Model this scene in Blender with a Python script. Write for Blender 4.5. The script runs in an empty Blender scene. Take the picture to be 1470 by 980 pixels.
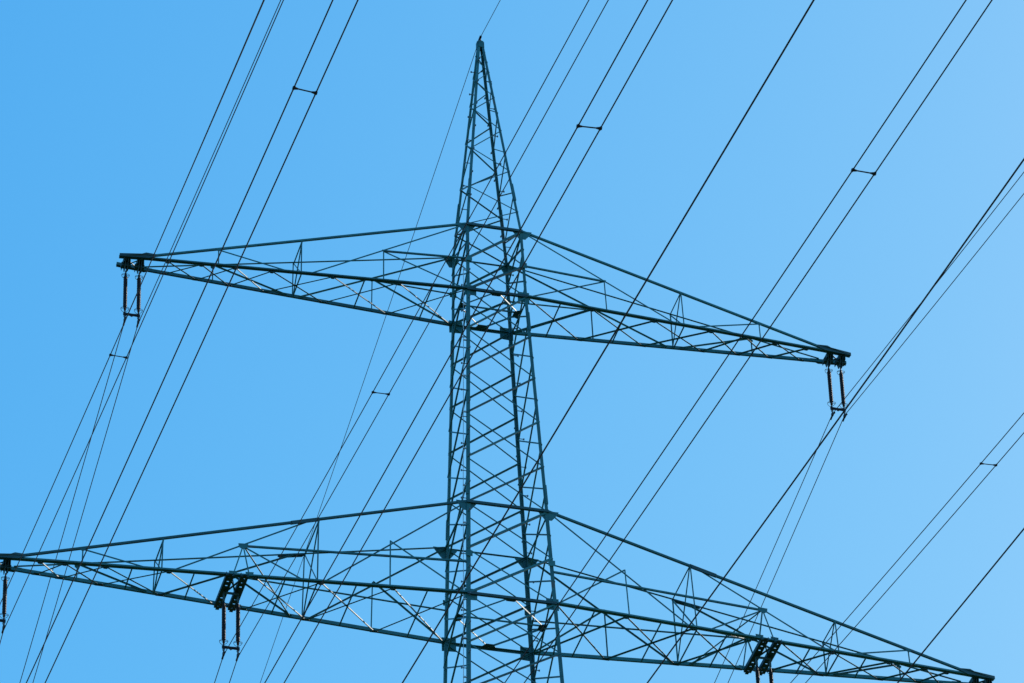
import bpy, bmesh, math, random
from mathutils import Vector, Matrix
random.seed(4)
V = Vector
S = 1.3                      # metres per drawing unit: the pylon is drawn in units of its own half body width
C = bpy.context.scene.collection
sc = bpy.context.scene

# ------------------------------------------------------------------ camera
CAM = V((-19.3227, -67.9114, -53.4020))
RX = V((0.96598, -0.25680, -0.03049)); UX = V((-0.13016, -0.58471, 0.80073)); FX = V((0.22346, 0.76953, 0.59824))
GZ = CAM.z - 1.7 / S         # ground level in drawing units
BASE = V((0, 0, GZ))
cam = bpy.data.cameras.new('camera'); co = bpy.data.objects.new('camera', cam); C.objects.link(co)
m = Matrix.Identity(4)
for i in range(3):
    m[i][0] = RX[i]; m[i][1] = UX[i]; m[i][2] = -FX[i]; m[i][3] = CAM[i] * S
co.matrix_world = m
cam.sensor_width = 36; cam.lens = 7161.6 / 1470 * 36
cam.clip_start = 0.5; cam.clip_end = 8000
sc.camera = co

# ------------------------------------------------------------------ sky, sun, exposure
SUN_EL = math.radians(38); SUN_AZ = math.radians(70)   # azimuth from +y towards +x
w = bpy.data.worlds.new('World'); sc.world = w; w.use_nodes = True
nt = w.node_tree; nt.nodes.clear()
out = nt.nodes.new('ShaderNodeOutputWorld'); bg = nt.nodes.new('ShaderNodeBackground')
sky = nt.nodes.new('ShaderNodeTexSky'); sky.sky_type = 'NISHITA'; sky.sun_disc = False
sky.sun_elevation = SUN_EL; sky.sun_rotation = SUN_AZ
sky.air_density = 0.6; sky.dust_density = 1.0; sky.ozone_density = 2.0
bg.inputs['Strength'].default_value = 0.10
# colour of the air: each channel of the sky as 10 * gain * (0.1 * sky) ** power, capped near the sun
sep = nt.nodes.new('ShaderNodeSeparateColor'); com = nt.nodes.new('ShaderNodeCombineColor')
nt.links.new(sky.outputs[0], sep.inputs[0])
for i, (gain, power) in enumerate(((12.4, 2.2), (2.28, 0.9), (1.302, 0.3))):
    last = sep.outputs[i]
    for op, val in (('MULTIPLY', 0.1), ('POWER', power), ('MULTIPLY', 10 * gain), ('MINIMUM', 10)):
        q = nt.nodes.new('ShaderNodeMath'); q.operation = op; q.inputs[1].default_value = val
        nt.links.new(last, q.inputs[0]); last = q.outputs[0]
    nt.links.new(last, com.inputs[i])
nt.links.new(com.outputs[0], bg.inputs[0]); nt.links.new(bg.outputs[0], out.inputs[0])
sl = bpy.data.lights.new('sun', 'SUN'); sl.energy = 3.8; sl.angle = math.radians(0.5); sl.color = (1, 0.95, 0.86)
so = bpy.data.objects.new('sun', sl); C.objects.link(so)
sd = V((math.sin(SUN_AZ) * math.cos(SUN_EL), math.cos(SUN_AZ) * math.cos(SUN_EL), math.sin(SUN_EL)))
so.rotation_euler = sd.to_track_quat('Z', 'Y').to_euler()
sc.view_settings.view_transform = 'Standard'; sc.view_settings.look = 'None'
sc.view_settings.exposure = 0.0; sc.view_settings.gamma = 1; sc.view_settings.use_curve_mapping = False
sc.cycles.max_bounces = 6
sc.render.filter_size = 1.1

# ------------------------------------------------------------------ materials
def material(name, c1, c2, rough, metal=0.0, scale=3.0, spec=0.5, c3=None, r2=None, vary=0.0, stain=None):
    mt = bpy.data.materials.new(name); mt.use_nodes = True
    n = mt.node_tree; b = n.nodes['Principled BSDF']
    tc = n.nodes.new('ShaderNodeTexCoord')
    no = n.nodes.new('ShaderNodeTexNoise'); no.inputs['Scale'].default_value = scale
    no.inputs['Detail'].default_value = 6; no.inputs['Roughness'].default_value = 0.65
    n.links.new(tc.outputs['Object'], no.inputs['Vector'])
    cr = n.nodes.new('ShaderNodeValToRGB')
    cr.color_ramp.elements[0].position = 0.35; cr.color_ramp.elements[0].color = (*c1, 1)
    cr.color_ramp.elements[1].position = 0.65; cr.color_ramp.elements[1].color = (*c2, 1)
    if c3:
        e = cr.color_ramp.elements.new(0.78); e.color = (*c3, 1)
    n.links.new(no.outputs['Fac'], cr.inputs[0]); col = cr.outputs[0]
    if vary:                                # each member was painted and has weathered on its own
        oi = n.nodes.new('ShaderNodeObjectInfo'); mp = n.nodes.new('ShaderNodeMapRange')
        mp.inputs['To Min'].default_value = 1 - vary; mp.inputs['To Max'].default_value = 1 + vary
        hs = n.nodes.new('ShaderNodeHueSaturation')
        n.links.new(oi.outputs['Random'], mp.inputs['Value']); n.links.new(mp.outputs[0], hs.inputs['Value'])
        n.links.new(col, hs.inputs['Color']); col = hs.outputs[0]
    if stain:                               # rust and bird-lime patches of their own shape
        n2 = n.nodes.new('ShaderNodeTexNoise'); n2.inputs['Scale'].default_value = 1.3; n2.inputs['Detail'].default_value = 8
        n.links.new(tc.outputs['Object'], n2.inputs['Vector'])
        st = n.nodes.new('ShaderNodeMapRange'); st.inputs['From Min'].default_value = 0.64; st.inputs['From Max'].default_value = 0.72
        n.links.new(n2.outputs['Fac'], st.inputs['Value'])
        mx = n.nodes.new('ShaderNodeMix'); mx.data_type = 'RGBA'; mx.inputs[7].default_value = (*stain, 1)
        n.links.new(st.outputs[0], mx.inputs[0]); n.links.new(col, mx.inputs[6]); col = mx.outputs[2]
    n.links.new(col, b.inputs['Base Color'])
    mr = n.nodes.new('ShaderNodeMapRange'); mr.inputs['To Min'].default_value = rough
    mr.inputs['To Max'].default_value = r2 if r2 else min(1, rough + 0.2)
    n.links.new(no.outputs['Fac'], mr.inputs['Value']); n.links.new(mr.outputs[0], b.inputs['Roughness'])
    b.inputs['Metallic'].default_value = metal; b.inputs['Specular IOR Level'].default_value = spec
    return mt
STEEL = material('weathered_green_paint', (0.018, 0.122, 0.134), (0.030, 0.180, 0.192), 0.42, scale=2.2, c3=(0.09, 0.20, 0.21), spec=0.4, vary=0.28, stain=(0.10, 0.075, 0.06))
STEEL2 = material('shaded_green_paint', (0.009, 0.058, 0.066), (0.018, 0.088, 0.098), 0.5, scale=2.2, vary=0.25, stain=(0.06, 0.045, 0.035))  # darker copy of the green paint: shade of undersides put into the colour
GALV = material('bare_galvanised_steel', (0.10, 0.12, 0.13), (0.2, 0.22, 0.23), 0.4, metal=0.6, scale=6)
HARD = material('dark_fitting_iron', (0.012, 0.014, 0.018), (0.03, 0.032, 0.035), 0.5, metal=0.4, scale=8)
PORC = material('brown_glazed_porcelain', (0.007, 0.004, 0.005), (0.011, 0.006, 0.006), 0.32, scale=4, spec=0.3)
WIRE = material('weathered_aluminium_strand', (0.010, 0.012, 0.018), (0.020, 0.022, 0.030), 0.6, metal=0.2, scale=0.6)
CONC = material('footing_concrete', (0.26, 0.25, 0.23), (0.36, 0.35, 0.33), 0.85, scale=3)
GRASS = material('meadow_ground', (0.016, 0.036, 0.012), (0.032, 0.055, 0.018), 0.95, scale=0.08, c3=(0.06, 0.06, 0.03), spec=0.1)

# ------------------------------------------------------------------ mesh helpers (drawing units in, metres out)
def mesh_obj(name, bm, mat, parent=None, origin=None, smooth=False):
    """origin in drawing units; verts are absolute drawing units"""
    o0 = V(origin) if origin is not None else (V(parent['o']) if parent is not None and 'o' in parent else V((0, 0, 0)))
    if origin is None and parent is None: o0 = V((0, 0, 0))
    for v in bm.verts: v.co = (v.co - o0) * S
    bmesh.ops.recalc_face_normals(bm, faces=bm.faces)
    me = bpy.data.meshes.new(name); bm.to_mesh(me); bm.free()
    if smooth:
        for p in me.polygons: p.use_smooth = True
    me.materials.append(mat)
    o = bpy.data.objects.new(name, me); C.objects.link(o)
    put(o, o0, parent)
    return o
ORG = {}
def put(o, o0, parent):
    ORG[o.name] = V(o0)
    if parent is not None:
        o.parent = parent; o.location = (V(o0) - ORG[parent.name]) * S
    else: o.location = V(o0) * S
def empty(name, at, label, cat, group=None):
    o = bpy.data.objects.new(name, None); C.objects.link(o); put(o, V(at), None)
    o.empty_display_size = 0.3
    tag(o, label, cat, group); return o
def tag(o, label, cat, group=None):
    o['label'] = label; o['category'] = cat
    if group: o['group'] = group

def sweep(bm, P, Q, prof):
    """extrude a closed profile (list of offset vectors) from P to Q"""
    a = [bm.verts.new(P + x) for x in prof]; b = [bm.verts.new(Q + x) for x in prof]
    n = len(prof)
    for i in range(n): bm.faces.new((a[i], a[(i + 1) % n], b[(i + 1) % n], b[i]))
    bm.faces.new(a[::-1]); bm.faces.new(b)
def angle(bm, P, Q, f1, f2, a, t=0.007, center=True, a2=None):
    """L section from P to Q: flat flange along f1, outstanding flange along f2"""
    P = V(P); Q = V(Q); d = (Q - P).normalized()
    f1 = V(f1); f1 = (f1 - d * f1.dot(d)).normalized()
    f2 = V(f2); f2 = (f2 - d * f2.dot(d)); f2 = (f2 - f1 * f2.dot(f1)).normalized()
    a2 = (a2 or a) * 0.77; a = a * 0.77
    h = -f1 * a / 2 if center else V((0, 0, 0))
    prof = [h, h + f1 * a, h + f1 * a + f2 * t, h + f1 * t + f2 * t, h + f1 * t + f2 * a2, h + f2 * a2]
    sweep(bm, P, Q, prof)
def box(bm, c, x, y, z):
    """box around c with half-extent vectors x, y, z"""
    c = V(c); vs = [bm.verts.new(c + x * i + y * j + z * k) for i in (-1, 1) for j in (-1, 1) for k in (-1, 1)]
    for f in ((0, 1, 3, 2), (4, 6, 7, 5), (0, 4, 5, 1), (2, 3, 7, 6), (0, 2, 6, 4), (1, 5, 7, 3)): bm.faces.new([vs[i] for i in f])
def plate(bm, pts, n, t=0.008):
    n = V(n).normalized() * t
    a = [bm.verts.new(V(p)) for p in pts]; b = [bm.verts.new(V(p) + n) for p in pts]
    k = len(pts)
    for i in range(k): bm.faces.new((a[i], a[(i + 1) % k], b[(i + 1) % k], b[i]))
    bm.faces.new(a[::-1]); bm.faces.new(b)
def frame(d):
    d = V(d).normalized(); u = d.cross(V((0, 0, 1)) if abs(d.z) < 0.9 else V((1, 0, 0))).normalized(); return d, u, d.cross(u)
def tube(bm, pts, r, n=6, closed=False):
    pts = [V(p) for p in pts]; rings = []; k = len(pts)
    for i, p in enumerate(pts):
        if closed: d = pts[(i + 1) % k] - pts[i - 1]
        else: d = pts[min(i + 1, k - 1)] - pts[max(i - 1, 0)]
        d, u, v = frame(d)
        rings.append([bm.verts.new(p + (u * math.cos(2 * math.pi * j / n) + v * math.sin(2 * math.pi * j / n)) * r) for j in range(n)])
    for i in range(k if closed else k - 1):
        A = rings[i]; B = rings[(i + 1) % k]
        for j in range(n): bm.faces.new((A[j], A[(j + 1) % n], B[(j + 1) % n], B[j]))
    if not closed:
        bm.faces.new(rings[0][::-1]); bm.faces.new(rings[-1])
def lathe(bm, c, prof, n=14):
    c = V(c); rings = [[bm.verts.new(c + V((r * math.cos(2 * math.pi * j / n), r * math.sin(2 * math.pi * j / n), z))) for j in range(n)] for r, z in prof]
    for A, B in zip(rings, rings[1:]):
        for j in range(n): bm.faces.new((A[j], A[(j + 1) % n], B[(j + 1) % n], B[j]))
    bm.faces.new(rings[0][::-1]); bm.faces.new(rings[-1])

# ------------------------------------------------------------------ ground
bm = bmesh.new()
N = 40; R0 = 1500
gv = [[bm.verts.new(((i / N - 0.5) * 2 * R0, (j / N - 0.5) * 2 * R0, GZ)) for j in range(N + 1)] for i in range(N + 1)]
for i in range(N):
    for j in range(N): bm.faces.new((gv[i][j], gv[i + 1][j], gv[i + 1][j + 1], gv[i][j + 1]))
g = mesh_obj('ground', bm, GRASS, None, (0, 0, GZ)); g['kind'] = 'structure'

# ------------------------------------------------------------------ pylon
H1T, H1B, H2T, H2B, HTOP = 1.4864, 0.0, -4.7173, -6.6410, 6.225
W1T, W1B, W2T, W2B = 0.5153, 0.55, 0.7204, 0.7795
def half(z):
    if z >= H1T: return W1T + (0.045 - W1T) * (z - H1T) / (HTOP - H1T)
    if z >= H1B: return W1B + (W1T - W1B) * z / H1T
    if z >= H2T: return W1B + (W2T - W1B) * z / H2T
    if z >= H2B: return W2T + (W2B - W2T) * (z - H2T) / (H2B - H2T)
    return W2B + (H2B - z) * 0.034
def corner(sx, sy, z): h = half(z); return V((sx * h, sy * h, z))

tower = empty('transmission_tower', BASE, 'tall dark green steel lattice pylon with pointed peak and two levels of cross-arms', 'pylon')

def bar(name, P, Q, n, a, edge, off, parent, mat=STEEL, t=0.007, a2=None):
    """a lattice bar lying in a face with outward normal n; edge b: inward flange along the bar's lower edge"""
    P = V(P); Q = V(Q); n = V(n).normalized(); d = (Q - P).normalized()
    e = n.cross(d); e.normalize()
    if e.z < 0: e = -e
    f1 = -e if edge == 't' else e
    bm = bmesh.new(); o = n * off
    angle(bm, P + o, Q + o, f1, -n, a, t, True, a2)
    return mesh_obj(name, bm, mat, parent, P)
def flatbar(name, P, Q, f1, f2, a, off, parent, mat=STEEL, t=0.006, a2=None):
    bm = bmesh.new(); o = V((0, 0, off)); angle(bm, V(P) + o, V(Q) + o, f1, f2, a, t, True, a2)
    return mesh_obj(name, bm, mat, parent, V(P))

legs = {}
for sx, sy in ((-1, -1), (1, -1), (-1, 1), (1, 1)):
    bm = bmesh.new()
    zs = [GZ + 0.3, H2B - 2.2, H2T, H1B, H1T, HTOP]; aa = [0.12, 0.085, 0.074, 0.066, 0.058]
    for z0, z1, a in zip(zs, zs[1:], aa):
        angle(bm, corner(sx, sy, z0 - (0.02 if z0 > GZ + 1 else 0)), corner(sx, sy, z1), V((-sx, 0, 0)), V((0, -sy, 0)), a, 0.009, False)
    # splice cover angles where two leg lengths are bolted together
    for z in (2.45, -0.55, -4.35):
        h = half(z)
        angle(bm, corner(sx, sy, z - 0.2) + V((sx, sy, 0)) * 0.010, corner(sx, sy, z + 0.2) + V((sx, sy, 0)) * 0.010, V((-sx, 0, 0)), V((0, -sy, 0)), 0.06, 0.007, False)
    legs[(sx, sy)] = mesh_obj('leg', bm, STEEL, tower, corner(sx, sy, GZ + 0.3))
    bm = bmesh.new()
    lathe(bm, corner(sx, sy, GZ), [(0.42, -0.3), (0.42, 0.18), (0.36, 0.28), (0.05, 0.32)], 20)
    mesh_obj('footing', bm, CONC, tower, corner(sx, sy, GZ))

# body: levels of the front and back faces, and the half-shifted levels of the side faces
LV = [H1T, 0.703, 0.0, -0.885, -1.809, -2.770, -3.745, H2T, -5.694, H2B, -7.648, -8.60]
SV = [H1T] + [(p + q) / 2 for p, q in zip(LV, LV[1:])]
FACE = {'near': ((-1, -1), (1, -1), V((0, -1, 0))), 'far': ((-1, 1), (1, 1), V((0, 1, 0))),
        'left': ((-1, -1), (-1, 1), V((-1, 0, 0))), 'right': ((1, -1), (1, 1), V((1, 0, 0)))}
for fn, (c0, c1, n) in FACE.items():
    lv = LV if fn in ('near', 'far') else SV
    for k, (za, zb) in enumerate(zip(lv, lv[1:])):
        A0, A1 = corner(*c0, za), corner(*c0, zb); B0, B1 = corner(*c1, za), corner(*c1, zb)
        big = 0.010 if za > H2B - 0.1 and za < H1T + 0.1 and k in (0, 1, 7, 8) else 0
        if fn == 'near':
            bar('diagonal_brace', A1, B0, n, 0.038 + big, 'b', 0.010, tower)
            bar('diagonal_brace', A0, B1, n, 0.030, 't', -0.011, tower)
        elif fn == 'far':
            bar('diagonal_brace', A1, B0, n, 0.038 + big * .5, 't', -0.011, tower)
            bar('diagonal_brace', A0, B1, n, 0.030, 'b', 0.010, tower)
        else:
            bar('diagonal_brace', A0, B1, n, 0.036, 'b', 0.010, tower)
            bar('diagonal_brace', B0, A1, n, 0.034, 't', -0.011, tower)
# unseen body below the picture: the same lattice down to the footings
bm = bmesh.new()
zl = [-8.60]
while zl[-1] > GZ + 1.8: zl.append(max(GZ + 0.5, zl[-1] - 1.75 * half(zl[-1])))
for fn, (c0, c1, n) in FACE.items():
    for k, (za, zb) in enumerate(zip(zl, zl[1:])):
        for s, (P, Q) in enumerate(((corner(*c0, zb), corner(*c1, za)), (corner(*c0, za), corner(*c1, zb)))):
            e = n.cross((Q - P).normalized())
            angle(bm, P + n * (0.012 if s else -0.014), Q + n * (0.012 if s else -0.014), e, -n, 0.05, 0.008)
mesh_obj('lower_lattice', bm, STEEL, tower, V((0, 0, -8.6)))

# peak: single zigzag bracing, mirrored on opposite faces
EV = [H1T, 2.438, 3.417, 4.415, 5.15, 5.70]; OD = [1.962, 2.955, 3.962, 4.80, 5.43, 5.95]
def zig(c0, c1, n, odd_first, a, edge, off):
    L0, L1 = (EV, OD) if not odd_first else (OD, EV)
    seq = []
    if not odd_first:
        for e, o in zip(EV, OD): seq += [(c0, e), (c1, o)]
    else:
        for e, o in zip(EV, OD): seq += [(c1, e), (c0, o)]
    for (ca, za), (cb, zb) in zip(seq, seq[1:]):
        sc_ = 1.0 if za < 4.5 else 0.75
        bar('peak_brace', corner(*ca, za), corner(*cb, zb), n, a * sc_, edge, off, tower, t=0.005)
zig((-1, -1), (1, -1), V((0, -1, 0)), False, 0.024, 't', 0.008)
zig((-1, 1), (1, 1), V((0, 1, 0)), True, 0.026, 't', -0.009)
zig((-1, -1), (-1, 1), V((-1, 0, 0)), False, 0.024, 'b', 0.008)
zig((1, -1), (1, 1), V((1, 0, 0)), False, 0.024, 't', 0.008)
bm = bmesh.new()
for sx, sy in ((0, -1), (0, 1), (-1, 0), (1, 0)):      # cover plates round the top of the peak
    e = V((abs(sy), abs(sx), 0)) * 0.055; o = V((sx, sy, 0)) * 0.060
    plate(bm, [o - e + V((0, 0, 6.08)), o + e + V((0, 0, 6.08)), o + e * .85 + V((0, 0, 6.225)), o - e * .85 + V((0, 0, 6.225))], V((sx, sy, 0)), 0.006)
peak = mesh_obj('peak_cap', bm, STEEL, tower, V((0, 0, 6.08)))
bm = bmesh.new()
lathe(bm, (0, 0, 6.226), [(0.062, 0), (0.058, 0.012), (0.030, 0.05), (0.022, 0.10)], 10)
box(bm, (0, 0, 6.325), V((0.018, 0, 0)), V((0, 0.075, 0)), V((0, 0, 0.016)))
mesh_obj('earth_wire_clamp', bm, HARD, peak, V((0, 0, 6.226)))

# step bolts on two opposite legs, alternating between the two flanges
for sx, sy in ((-1, -1), (1, 1)):
    for k in range(49):
        z = 5.7 - 0.295 * k
        c = corner(sx, sy, z)
        d = V((sx, 0, 0)) if k % 2 else V((0, sy, 0))
        q = c + (V((0, -sy * 0.03, 0)) if k % 2 else V((-sx * 0.03, 0, 0)))
        bm = bmesh.new(); tube(bm, [q, q + d * 0.085], 0.0075, 6)
        box(bm, q + d * 0.088, V((0.011, 0, 0)), V((0, 0.011, 0)), V((0, 0, 0.014)))
        mesh_obj('step_bolt', bm, GALV, legs[(sx, sy)], q)
# safety rail for climbers beside the near left leg
bm = bmesh.new()
pts = [corner(-1, -1, z) + V((-0.055, 0.035, 0)) for z in (0.55, 0.0, -3, H2T, H2B, -9)]
tube(bm, pts, 0.006, 6)
for k in range(12):
    z = 0.45 - k * 0.8
    c = corner(-1, -1, z) + V((-0.055, 0.035, 0))
    box(bm, c + V((0.022, -0.01, 0)), V((0.03, 0, 0)), V((0, 0.012, 0)), V((0, 0, 0.012)))
mesh_obj('climbing_rail', bm, material('pale_aluminium_rail', (0.5, 0.5, 0.5), (0.65, 0.65, 0.64), 0.35, metal=0.3), tower, pts[-1])

# gusset plates at the corners where arms meet the body
def gussets(zt, zb, k):
    for sx in (-1, 1):
        for sy in (-1, 1):
            n = V((0, sy, 0))
            g = k * (1.0 if sy < 0 else 1.2)
            c = corner(sx, sy, zt) + n * (-0.020 if sy < 0 else 0.019)
            w0 = 0.17 * (g if sy < 0 or k > 1 else 0.85); h0 = 0.16 * g
            bm = bmesh.new(); plate(bm, [c + V((x, 0, z)) for x, z in ((-w0 * 1.05, .02), (w0 * 1.05, .02), (w0 * .95, -.03), (w0 * .35, -h0), (-w0 * .35, -h0), (-w0 * .95, -.03))], n, 0.010)
            mesh_obj('gusset_plate', bm, STEEL, tower, c)
            c = corner(sx, sy, zb) + n * (-0.020 if sy < 0 else 0.019)
            i = -sx
            bm = bmesh.new()
            pts = [(-0.04 * i, .10 * g), (i * .17 * g, .10 * g), (i * .17 * g, -.11 * g), (-0.04 * i, -.12 * g)]
            plate(bm, [c + V((x, 0, z)) for x, z in pts], n, 0.010); mesh_obj('gusset_plate', bm, STEEL, tower, c)
            zm = zb + (zt - zb) * (0.47 if k == 1 else 0.43)
            c = corner(sx, sy, zm) + n * 0.021
            bm = bmesh.new(); plate(bm, [c + V((x * i, 0, z)) for x, z in ((-.03, .05), (.09, .05), (.09, -.06), (-.03, -.06))], n, 0.008); mesh_obj('gusset_plate', bm, STEEL, tower, c)
gussets(H1T, H1B, 1.0); gussets(H2T, H2B, 1.04)

# rings of horizontal members in the body at the arm levels
def body_ring(zt, zb, w):
    for z, ed in ((zt, 'b'), (zb, 'b')):
        for sy in (-1, 1):
            a = corner(-1, sy, z); b = corner(1, sy, z); n = V((0, sy, 0))
            s = 0.062 if sy < 0 else (0.03 if z == zt else 0.06)
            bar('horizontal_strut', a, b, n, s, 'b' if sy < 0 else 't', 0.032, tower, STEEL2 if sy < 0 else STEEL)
        for sx in (-1, 1):
            bar('horizontal_strut', corner(sx, -1, z), corner(sx, 1, z), V((sx, 0, 0)), 0.035, 'b', 0.022, tower)
    h = half(zb); z = zb + 0.03
    mid = {'n': V((0, -h, z)), 'r': V((h, 0, z)), 'f': V((0, h, z)), 'l': V((-h, 0, z))}
    for a, b, lit in (('n', 'r', 1), ('f', 'r', 0), ('l', 'f', 1), ('l', 'n', 0)):
        P, Q = mid[a], mid[b]; d = (Q - P).normalized(); e = V((0, 0, 1)).cross(d)
        flatbar('plan_brace', P, Q, e, V((0, 0, -1)), (0.034 if lit else 0.05) if a != 'l' or b != 'n' else 0.036, 0, tower)
    flatbar('plan_brace', mid['l'], mid['r'], V((0, 1, 0)), V((0, 0, 1)), 0.03, 0.012, tower)
    for key, d in (('f', V((1, 0, 0))), ('n', V((1, 0, 0))), ('l', V((0, 1, 0))), ('r', V((0, 1, 0)))):
        inn = V((-mid[key].x, -mid[key].y, 0)).normalized()
        c = mid[key] + V((0, 0, -0.012))
        bm = bmesh.new(); plate(bm, [c - d * .13, c + d * .13, c + d * .07 + inn * .11, c - d * .07 + inn * .11], V((0, 0, -1)), 0.008)
        mesh_obj('plan_plate', bm, STEEL2, tower, c)
body_ring(H1T, H1B, 1); body_ring(H2T, H2B, 1)

# ------------------------------------------------------------------ cross-arms
def cross_arm(s, zt, zb, Lj, ej, Lt, et, lower):
    wb, wt = half(zb), half(zt); H = zt - zb
    def bot(t, f): return V((s * (wb + (Lj - wb) * t), f * (wb + (ej - wb) * t), zb))
    def top(t, f): return V((s * (wt + (Lj - wt) * t), f * (wt + (ej - wt) * t), zt + (zb + 0.055 - zt) * t))
    def face(t, f, h):                      # point of the sloping face at height h*H above the bottom chord
        a, b = bot(t, f), top(t, f); q = h * H / max(b.z - a.z, 1e-6); return a.lerp(b, q)
    def fn(f): return V((s * 0.07, f, 0.02)).normalized()
    k = 1.08 if lower else 1.0
    # bottom frame: both bottom chords out to the tip
    bm = bmesh.new()
    for f in (-1, 1):
        tip = V((s * Lt, f * et, zb)); J = bot(1, f)
        if f < 0:                           # near chord: two angles back to back, horizontal flanges at the bottom
            for P, Q in ((bot(0, f), J), (J, tip)):
                angle(bm, P + V((0, .003, 0)), Q + V((0, .003, 0)), V((0, 0, 1)), V((0, 1, 0)), 0.055 * k, 0.009, False, 0.048 * k)
                angle(bm, P - V((0, .003, 0)), Q - V((0, .003, 0)), V((0, 0, 1)), V((0, -1, 0)), 0.055 * k, 0.009, False, 0.036 * k)
        else:
            for P, Q in ((bot(0, f), J), (J, tip)): angle(bm, P, Q, V((0, 0, 1)), V((0, f, 0)), 0.076 * k, 0.009, False, 0.05 * k)
    arm = mesh_obj('cross_arm', bm, STEEL, tower, V((s * wb, 0, zb)))
    for f in (-1, 1):
        bm = bmesh.new()
        J = bot(1, f) + V((s * 0.02, 0, 0.055))
        angle(bm, top(0, f), J, V((0, 0, 1)), V((0, -f, 0)), (0.046 if f < 0 else 0.034) * k, 0.008, False, (0.05 if f < 0 else 0.04) * k)
        mesh_obj('top_chord', bm, STEEL, arm, top(0, f))
    def br(P, Q, f, kind):
        thick = {'thin': (0.028, 't'), 'thick': (0.034, 't')}
        if kind == 'diag':                  # flange inward along the upper edge
            return bar('brace', P, Q, fn(f), 0.032 * k, 't', -0.010, arm)
        if kind == 'post':
            return bar('post', P, Q, fn(f), 0.026 * k, 't', 0.009, arm, t=0.006)
        if kind == 'horiz':
            return bar('brace', P, Q, fn(f), 0.038 * k, 'b', 0.012, arm)
    UP = V((0, 0, 1)); DN = V((0, 0, -1))
    def xbar(P, Q, lit):
        d = (Q - P).normalized(); e = UP.cross(d)
        # bars running one way carry their standing flange below the flat one, the others above
        if lit: flatbar('brace', P, Q, e, DN, 0.032 * k, -0.004, arm, a2=0.024 if s < 0 else 0.03)
        else: flatbar('brace', P, Q, e if e.y < 0 else -e, UP, 0.034 * k, -0.016, arm, t=0.003, a2=0.010)
    def strut(t):
        a, b = bot(t, -1), bot(t, 1); flatbar('strut', a, b, V((1, 0, 0)), UP, 0.026, -0.030, arm)
    def xpanel(t0, t1, hang=True):
        # n(inner..outer): for the left arm the bar running from the near outer node to the far inner node hangs its flange
        xbar(bot(t1, -1), bot(t0, 1), hang or s > 0)
        xbar(bot(t0, -1), bot(t1, 1), False)
    def cross_frame(t, both):
        for f in (-1, 1): br(top(t, f), bot(t, f), f, 'post')
        tn, tf, bn, bf = top(t, -1), top(t, 1), bot(t, -1), bot(t, 1)
        for P, Q in ((tn, tf), (tn, bf), (tf, bn)):
            bm = bmesh.new(); angle(bm, P, Q, V((0, 0, 1)), V((-s, 0, 0)), 0.024 * k, 0.006); mesh_obj('strut', bm, STEEL, arm, P)
        strut(t)
    def join_plate(t, L, hgt, f, on_top=True):
        d = (top(t + 0.02, f) - top(t, f)).normalized(); c = top(t, f) + V((0, f * 0.012, 0))
        bm = bmesh.new(); plate(bm, [c - d * L / 2 + UP * .034, c + d * L / 2 + UP * .034, c + d * L * .42 + DN * hgt, c - d * L * .42 + DN * hgt], V((0, f, 0)), 0.010)
        # bottom flange cover, so the splice is as deep as the chord
        angle(bm, c - d * L / 2 + DN * 0.008, c + d * L / 2 + DN * 0.008, V((0, -f, 0)), DN, 0.055, 0.008, False, 0.02)
        mesh_obj('splice_plate', bm, STEEL2, arm, c)
    def node_plate(p, f, r):
        n = fn(f); bm = bmesh.new(); c = p + n * 0.014
        plate(bm, [c + V((s * r * x, 0, r * z)) for x, z in ((-1, .5), (1, .35), (.9, -.5), (.2, -.9), (-.9, -.4))], V((0, f, 0)), 0.007); mesh_obj('gusset_plate', bm, STEEL, arm, c)
    def low_plate(t, f, r=0.07):
        c = bot(t, f) + V((0, -f * 0.005, -0.022)); bm = bmesh.new(); q = V((s, 0, 0)); inn = V((0, -f, 0))
        plate(bm, [c - q * r * 1.3 - inn * .01, c + q * r * 1.3 - inn * .01, c + q * r * .6 + inn * r, c - q * r * .6 + inn * r], DN, 0.006)
        mesh_obj('gusset_plate', bm, STEEL2, arm, c)
    if not lower:
        for f in (-1, 1):
            N = face(0.265, f, 0.46)
            br(corner(s, f, zb + 0.47 * H), N, f, 'horiz')
            br(top(0, f), bot(0.505, f), f, 'diag'); br(N, bot(0, f), f, 'diag'); br(N, bot(0.265, f), f, 'post')
            br(top(0.785, f), bot(0.545, f), f, 'diag'); br(top(0.785, f), bot(0.785, f), f, 'post')
            node_plate(N, f, 0.03); node_plate(top(0.785, f) + V((0, 0, -.02)), f, 0.04)
        cross_frame(0.525, True)
        nodes = [0, 0.217, 0.425, 0.617, 0.732, 0.838, 0.942]
        for a, b, q in zip(nodes, nodes[1:], (1, 1, 0, 1, 0, 0)): xpanel(a, b, bool(q))
        strut(0.11); strut(0.325)
        for t in nodes[1:]: low_plate(t, 1, 0.05); low_plate(t, -1, 0.04)
    else:
        for f in (-1, 1):
            N3 = face(0.174, f, 0.505); N2 = face(0.505, f, 0.325)
            br(top(0, f), bot(0.325, f), f, 'diag'); br(N3, bot(0, f), f, 'diag'); br(N3, bot(0.174, f), f, 'post')
            br(corner(s, f, zb + 0.344 * H), N2, f, 'horiz')
            br(top(0.36, f), bot(0.665, f), f, 'diag')
            br(N2, bot(0.363, f), f, 'diag')
            for t in (0.526, 0.489): br(N2, bot(t, f), f, 'post')
            bm = bmesh.new(); angle(bm, N2, bot(0.366, -f), V((0, 0, 1)), V((-s, 0, 0)), 0.032, 0.006); mesh_obj('brace', bm, STEEL, arm, N2)
            br(top(0.86, f), bot(0.70, f), f, 'diag'); br(top(0.86, f), bot(0.86, f), f, 'post')
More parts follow.
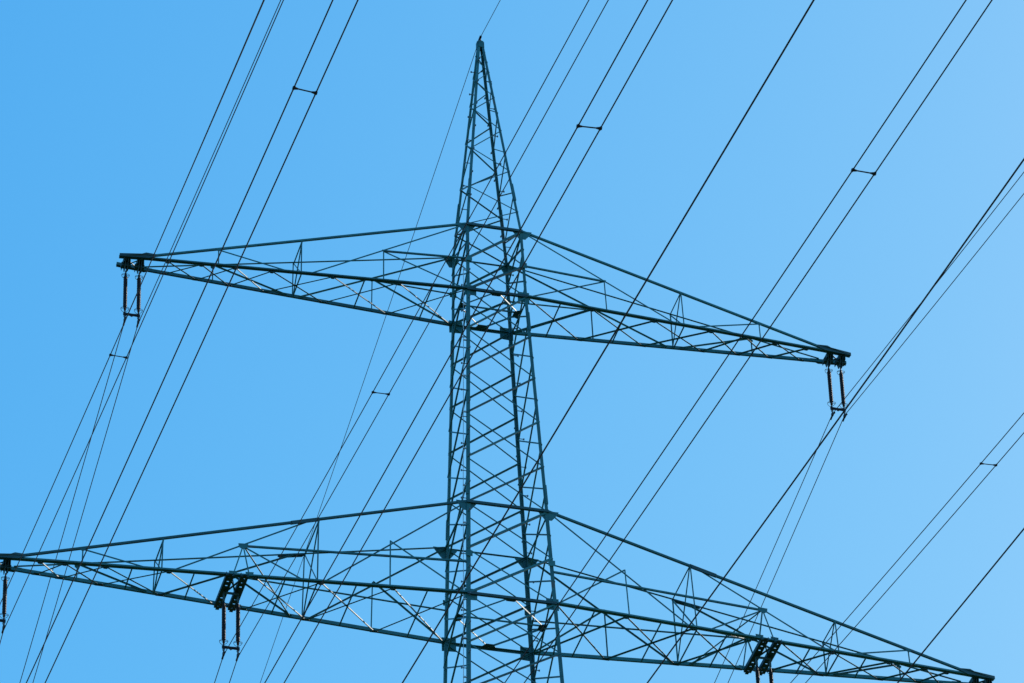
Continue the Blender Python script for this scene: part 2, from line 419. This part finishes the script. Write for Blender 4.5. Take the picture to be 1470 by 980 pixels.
            node_plate(N2, f, 0.085); node_plate(top(0.86, f) + V((0, 0, -.02)), f, 0.045)
            join_plate(0.368, 0.50, 0.035, f)
            node_plate(bot(0.526, f) + V((0, 0, 0.05)), f, 0.07); node_plate(bot(0.489, f) + V((0, 0, 0.05)), f, 0.07)
        cross_frame(0.337, True); cross_frame(0.684, True)
        nodes = [0, 0.167, 0.329, 0.476]
        for a, b in zip(nodes, nodes[1:]): xpanel(a, b)
        n2 = [0.545, 0.668, 0.808, 0.898, 0.952]
        for a, b, q in zip(n2, n2[1:], (1, 0, 0, 1)): xpanel(a, b, bool(q))
        for t in (0.09, 0.25, 0.41, 0.612, 0.75): strut(t)
        for t in nodes[1:] + n2[1:]: low_plate(t, 1, 0.06); low_plate(t, -1, 0.045)
    # tip: cover plates, brackets that carry the insulators
    J = bot(1, -1)
    xbar(bot(1, -1) + V((s * 0.12, 0, 0)), V((s * (Lt - .12), et, zb)), False); xbar(V((s * (Lt - .12), -et, zb)), bot(1, 1) + V((s * 0.12, 0, 0)), True)
    bm = bmesh.new()
    for f in (-1, 1):
        a = bot(1, f) + V((s * .02, f * .042, 0)); b = V((s * Lt, f * (et + .042), zb))
        plate(bm, [a + DN * .012, b + DN * .012, b + UP * .050, a + V((s * .12, 0, .062)), a + V((s * .05, 0, .098)), a + V((-s * .14, 0, .090)), a + V((-s * .14, 0, .05))], V((0, f, 0)), 0.010)
    mesh_obj('tip_plate', bm, STEEL2, arm, bot(1, -1))
    return arm, bot
arms = []
for s in (-1, 1):
    arms.append(cross_arm(s, H1T, H1B, 6.1725, 0.1632, 6.70, 0.108, False))
    arms.append(cross_arm(s, H2T, H2B, 8.2912, 0.1632, 8.825, 0.108, True))
armof = {(-1, 0): arms[0], (-1, 1): arms[1], (1, 0): arms[2], (1, 1): arms[3]}

def tip_bracket(arm, x, z, w):
    """channel across the two chords with a tapered lug below it"""
    bm = bmesh.new()
    box(bm, (x, 0, z - 0.012), V((0.062, 0, 0)), V((0, w, 0)), V((0, 0, 0.006)))
    for q in (-1, 1): box(bm, (x + q * 0.057, 0, z - 0.058), V((0.005, 0, 0)), V((0, w, 0)), V((0, 0, 0.040)))
    for q in (-1, 1):
        plate(bm, [(x + q * .018, -w * .95, z - .02), (x + q * .018, w * .95, z - .02), (x + q * .018, .045, z - .20), (x + q * .018, -.045, z - .20)], V((q, 0, 0)), 0.010)
    box(bm, (x, 0, z - 0.085), V((0.085, 0, 0)), V((0, 0.05, 0)), V((0, 0, 0.035)))
    mesh_obj('hanger_bracket', bm, STEEL2, arm, (x, 0, z))
def hanger_beam(arm, bot, s, x, zb):
    """perforated channel from the near to the far bottom chord"""
    wb = half(zb); t = (abs(x) - wb) / (8.2912 - wb); y = abs(bot(t, 1).y) + 0.05
    bm = bmesh.new(); z = zb - 0.034; hw = 0.060
    for q in (-1, 1):
        box(bm, (x + q * (hw - .020), 0, z), V((.020, 0, 0)), V((0, y, 0)), V((0, 0, .006)))
        box(bm, (x + q * (hw + .001), 0, z + .030), V((.005, 0, 0)), V((0, y, 0)), V((0, 0, .036)))
    n = 8; edges = [-y + 2 * y * i / n for i in range(n + 1)]
    for i, e in enumerate(edges):
        hl = 0.046 if i not in (0, n, n // 2) else 0.085
        box(bm, (x, e, z - .001), V((.030, 0, 0)), V((0, hl if abs(e) < y - .01 else .05, 0)), V((0, 0, .0055)))
    mesh_obj('hanger_beam', bm, STEEL2, arm, (x, 0, zb))

# ------------------------------------------------------------------ insulator sets
SET = {'UL': (-6.559, -6.32, H1B), 'UR': (6.307, 6.536, H1B), 'LI': (-4.783, -4.541, H2B), 'RI': (4.541, 4.783, H2B), 'LO': (-8.712, -8.473, H2B)}
for k, (xa, xb, z) in SET.items():
    s = -1 if xa < 0 else 1; arm, bot = armof[(s, 0 if k[0] == 'U' else 1)]
    if k in ('LI', 'RI'):
        for x in (xa, xb): hanger_beam(arm, bot, s, x, z)
        bm = bmesh.new()
        angle(bm, V((xa, -.03, z - .062)), V((xb, -.03, z - .062)), V((0, 1, 0)), V((0, 0, -1)), 0.06, 0.010)
        for x in (xa, xb): box(bm, (x, 0, z - .13), V((.012, 0, 0)), V((0, .03, 0)), V((0, 0, .10)))
        mesh_obj('hanger_bar', bm, STEEL2, arm, (xa, 0, z))
        for (x0, x1) in ((xa, xb), (xb, xa)):
            wb = half(z); t = (abs(x0) - wb) / (8.2912 - wb)
            P = bot(t, -1) + V((0, 0.02, -.02)); Q = V((x1, 0.02, z - .07 - (0.012 if x0 == xa else 0)))
            bm = bmesh.new(); angle(bm, P, Q, V((1, 0, 0)), V((0, 0, 1)), 0.030, 0.006); mesh_obj('brace', bm, STEEL2, arm, P)
    else:
        for x in (xa, xb): tip_bracket(arm, x, z, 0.135)
# the lower right arm's outermost bracket, its insulators hang below the picture
for x in (8.473, 8.712): tip_bracket(armof[(1, 1)][0], x, H2B, 0.135)
# the twin wires' suspension points
CLZ = 1.065 + 0.235
def insulator_set(xa, xb, z, label):
    xm = (xa + xb) / 2
    root = empty('insulator_set', (xm, 0, z - CLZ), label, 'insulator', 'double suspension insulator strings under the arms')
    z0 = z - 0.20
    for x in (xa, xb):
        bm = bmesh.new()
        prof = [(0.012, z0 + 0.0), (0.012, z0 - .05), (0.020, z0 - .06), (0.022, z0 - .11), (0.016, z0 - .125)]
        nsh = 26; zt, zb_ = z0 - 0.125, z0 - 0.80
        for i in range(nsh):
            za = zt + (zb_ - zt) * i / nsh; zc = zt + (zb_ - zt) * (i + 1) / nsh; h = zc - za
            R = 0.0375 if i % 2 == 0 else 0.0355
            prof += [(0.0315, za + h * .12), (R, za + h * .55), (R, za + h * .68), (0.0315, za + h * .8)]
        prof += [(0.022, z0 - .81), (0.022, z0 - .86), (0.012, z0 - .87), (0.012, z0 - .935)]
        r = mesh_obj('insulator_rod', bm_l(prof, x), PORC, root, (x, 0, z0), True)
        for zz, rr in ((z0 - 0.105, 0.068), (z0 - 0.835, 0.072)):
            bm = bmesh.new()
            tube(bm, [(x + rr * math.cos(a), rr * math.sin(a), zz + 0.012 * math.cos(2 * a)) for a in [2 * math.pi * i / 20 for i in range(20)]], 0.0042, 6, True)
            tube(bm, [(x - rr, 0, zz + .012), (x + rr, 0, zz + .012)], 0.0042, 6)
            mesh_obj('arcing_ring', bm, HARD, r, (x, 0, zz))
    bm = bmesh.new(); zy = z0 - 0.94
    plate(bm, [(xa - .03, -.008, zy + .03), (xm, -.008, zy + .022), (xb + .03, -.008, zy + .03), (xb + .03, -.008, zy - .028), (xm + .03, -.008, zy - .022), (xm, -.008, zy - .045), (xm - .03, -.008, zy - .022), (xa - .03, -.008, zy - .028)], V((0, 1, 0)), 0.018)
    box(bm, (xm, 0, zy), V((abs(xb - xa) / 2, 0, 0)), V((0, .020, 0)), V((0, 0, .010)))
    mesh_obj('yoke_plate', bm, HARD, root, (xm, 0, zy))
    for x in (xa, xb):
        zc = z - CLZ
        bm = bmesh.new()
        tube(bm, [(x, 0, zy - .025), (x, 0, zc + .05)], 0.010, 8)
        tube(bm, [(x + .02 * math.cos(a), 0, zy - .052 + .025 * math.sin(a)) for a in [2 * math.pi * i / 10 for i in range(10)]], 0.006, 6, True)
        box(bm, (x, 0, zc + .028), V((.017, 0, 0)), V((0, .03, 0)), V((0, 0, .028)))
        tube(bm, [(x, -.11, zc - .012), (x, -.06, zc + .004), (x, 0, zc + .008), (x, .06, zc + .004), (x, .11, zc - .008)], 0.017, 8)
        mesh_obj('suspension_clamp', bm, HARD, root, (x, 0, zc))
    return root
def bm_l(prof, x):
    bm = bmesh.new(); lathe(bm, (x, 0, 0), prof, 14); return bm
insulator_set(*SET['UL'], 'dark double insulator string hanging at the left tip of the upper cross-arm')
insulator_set(*SET['UR'], 'dark double insulator string hanging at the right tip of the upper cross-arm')
insulator_set(*SET['LI'], 'dark double insulator string under perforated beams of the lower cross-arm, left of the pylon body')
insulator_set(*SET['RI'], 'dark double insulator string under perforated beams of the lower cross-arm, right of the pylon body')
insulator_set(*SET['LO'], 'dark double insulator string at the far left tip of the lower cross-arm')

# ------------------------------------------------------------------ conductors
def wire(name, x, f, y0, y1, r, label, group, mat=WIRE, n=90):
    bm = bmesh.new(); pts = []
    for i in range(n + 1):
        y = y0 + (y1 - y0) * i / n; pts.append((x, y, f(y)))
    tube(bm, pts, r, 6)
    o = mesh_obj(name, bm, mat, None, (x, 0, f(0)), True); tag(o, label, 'power line', group); return o
NEAR_B, FAR_B = 0.0007, 0.0006
def span(z0, a, b): return lambda y: z0 + (a * y + NEAR_B * y * y if y < 0 else -b * y + FAR_B * y * y)
OWN = {  # x, clamp height, slope towards the camera, slope away
 'ULa': (-6.559, -1.301, 0.1848, 0.1300, 'left wire of the twin pair clamped under the upper left arm tip'),
 'ULb': (-6.320, -1.307, 0.1850, 0.1288, 'right wire of the twin pair clamped under the upper left arm tip'),
 'LOa': (-8.712, -7.968, 0.1945, 0.1400, 'left wire of the twin pair clamped under the lower left arm tip'),
 'LOb': (-8.473, -7.973, 0.1950, 0.1407, 'right wire of the twin pair clamped under the lower left arm tip'),
 'LIa': (-4.783, -7.939, 0.2027, 0.1380, 'left wire of the thin pair clamped midway under the lower left arm'),
 'LIb': (-4.541, -7.947, 0.2018, 0.1400, 'right wire of the thin pair clamped midway under the lower left arm'),
 'URa': (6.307, -1.263, 0.2152, 0.1339, 'upper wire of the thin pair clamped under the upper right arm tip'),
 'URb': (6.536, -1.258, 0.2209, 0.1421, 'lower wire of the thin pair clamped under the upper right arm tip'),
 'RIa': (4.541, -7.906, 0.2122, 0.1380, 'upper wire of the spaced pair rising from midway under the lower right arm'),
 'RIb': (4.783, -7.899, 0.2123, 0.1400, 'lower wire of the spaced pair rising from midway under the lower right arm')}
for k, (x, z0, a, b, lab) in OWN.items():
    wire('conductor', x, span(z0, a, b), -105, 105, 0.0076, lab, 'conductors hung from the pylon')
wire('earth_wire', 0, span(6.335, 0.20, 0.139), -105, 105, 0.0062, 'single thin earth wire running over the very top of the pylon', None, WIRE)
CROSS = {  # x, height at y=0, slope; a second line that crosses in front of the pylon
 'P1a': (-9.230, -12.30, 0.1793, 0.0092, 'left wire of the thick spaced pair crossing the upper left arm'),
 'P1b': (-8.969, -12.30, 0.1805, 0.0092, 'right wire of the thick spaced pair crossing the upper left arm'),
 'P2a': (-5.909, -12.30, 0.1864, 0.0092, 'left wire of the thick spaced pair crossing the middle of the pylon body'),
 'P2b': (-5.637, -12.30, 0.1859, 0.0092, 'right wire of the thick spaced pair crossing the middle of the pylon body'),
 'P3a': (-2.595, -12.30, 0.1925, 0.0092, 'left wire of the thick spaced pair crossing the upper right arm'),
 'P3b': (-2.326, -12.30, 0.1929, 0.0092, 'right wire of the thick spaced pair crossing the upper right arm'),
 'S1': (-5.596, -15.50, 0.1771, 0.0112, 'thick single wire crossing the upper right arm close to the pylon body'),
 'S2': (-2.603, -15.50, 0.1839, 0.0112, 'thick single wire passing just below the upper right insulators'),
 'S3': (0.614, -15.50, 0.1748, 0.0108, 'thick single wire crossing the right end of the lower cross-arm')}
for k, (x, z0, a, r, lab) in CROSS.items():
    wire('conductor', x, (lambda y, z0=z0, a=a: z0 + a * y + 0.0005 * y * y), -105, 70, r, lab, 'conductors of the second line crossing in front')

def spacer(xa, xb, y, fa, fb, label, k=1.0):
    pa = V((xa, y, fa(y))); pb = V((xb, y, fb(y))); pm = (pa + pb) / 2
    root = empty('bundle_spacer', pm, label, 'spacer', 'spacers clamped between twin wires')
    d = (pb - pa).normalized()
    bm = bmesh.new(); tube(bm, [pa, pb], 0.0085 * k, 8); mesh_obj('spacer_bar', bm, HARD, root, pm)
    for p, q in ((pa, d), (pb, -d)):
        bm = bmesh.new()
        tube(bm, [p - q * .016, p + q * .012, p + q * .055], 0.019 * k, 8)
        for v in bm.verts:
            if (v.co - (p + q * .055)).length < 0.0235 * k: v.co = p + q * .055 + (v.co - p - q * .055) * .5
        sl_ = V((0, 1, 0.19)).normalized(); tube(bm, [p - sl_ * .03, p + sl_ * .03], 0.016 * k, 8)
        mesh_obj('wire_clamp', bm, HARD, root, p)
def own(k): x, z0, a, b, _ = OWN[k]; return x, span(z0, a, b)
def crs(k): x, z0, a, r, _ = CROSS[k]; return x, (lambda y: z0 + a * y + 0.0005 * y * y)
for g_, a, b, y, k, lab in ((own, 'LOa', 'LOb', -10.38, 0.85, 'small spacer on the twin wires just below the upper left insulators'),
                     (own, 'LIa', 'LIb', -10.39, 0.85, 'small spacer on the thin pair left of the pylon body between both arms'),
                     (own, 'RIa', 'RIb', -10.8, 0.85, 'small spacer on the wire pair near the right picture edge'),
                     (crs, 'P1a', 'P1b', -24.5, 1.0, 'dark spacer on the thick pair at the upper left of the pylon'),
                     (crs, 'P2a', 'P2b', -24.82, 1.0, 'dark spacer on the thick pair just right of the pylon peak'),
                     (crs, 'P3a', 'P3b', -24.95, 1.0, 'dark spacer on the thick pair high above the upper right arm')):
    xa, fa = g_(a); xb, fb = g_(b); spacer(xa, xb, y, fa, fb, lab, k)
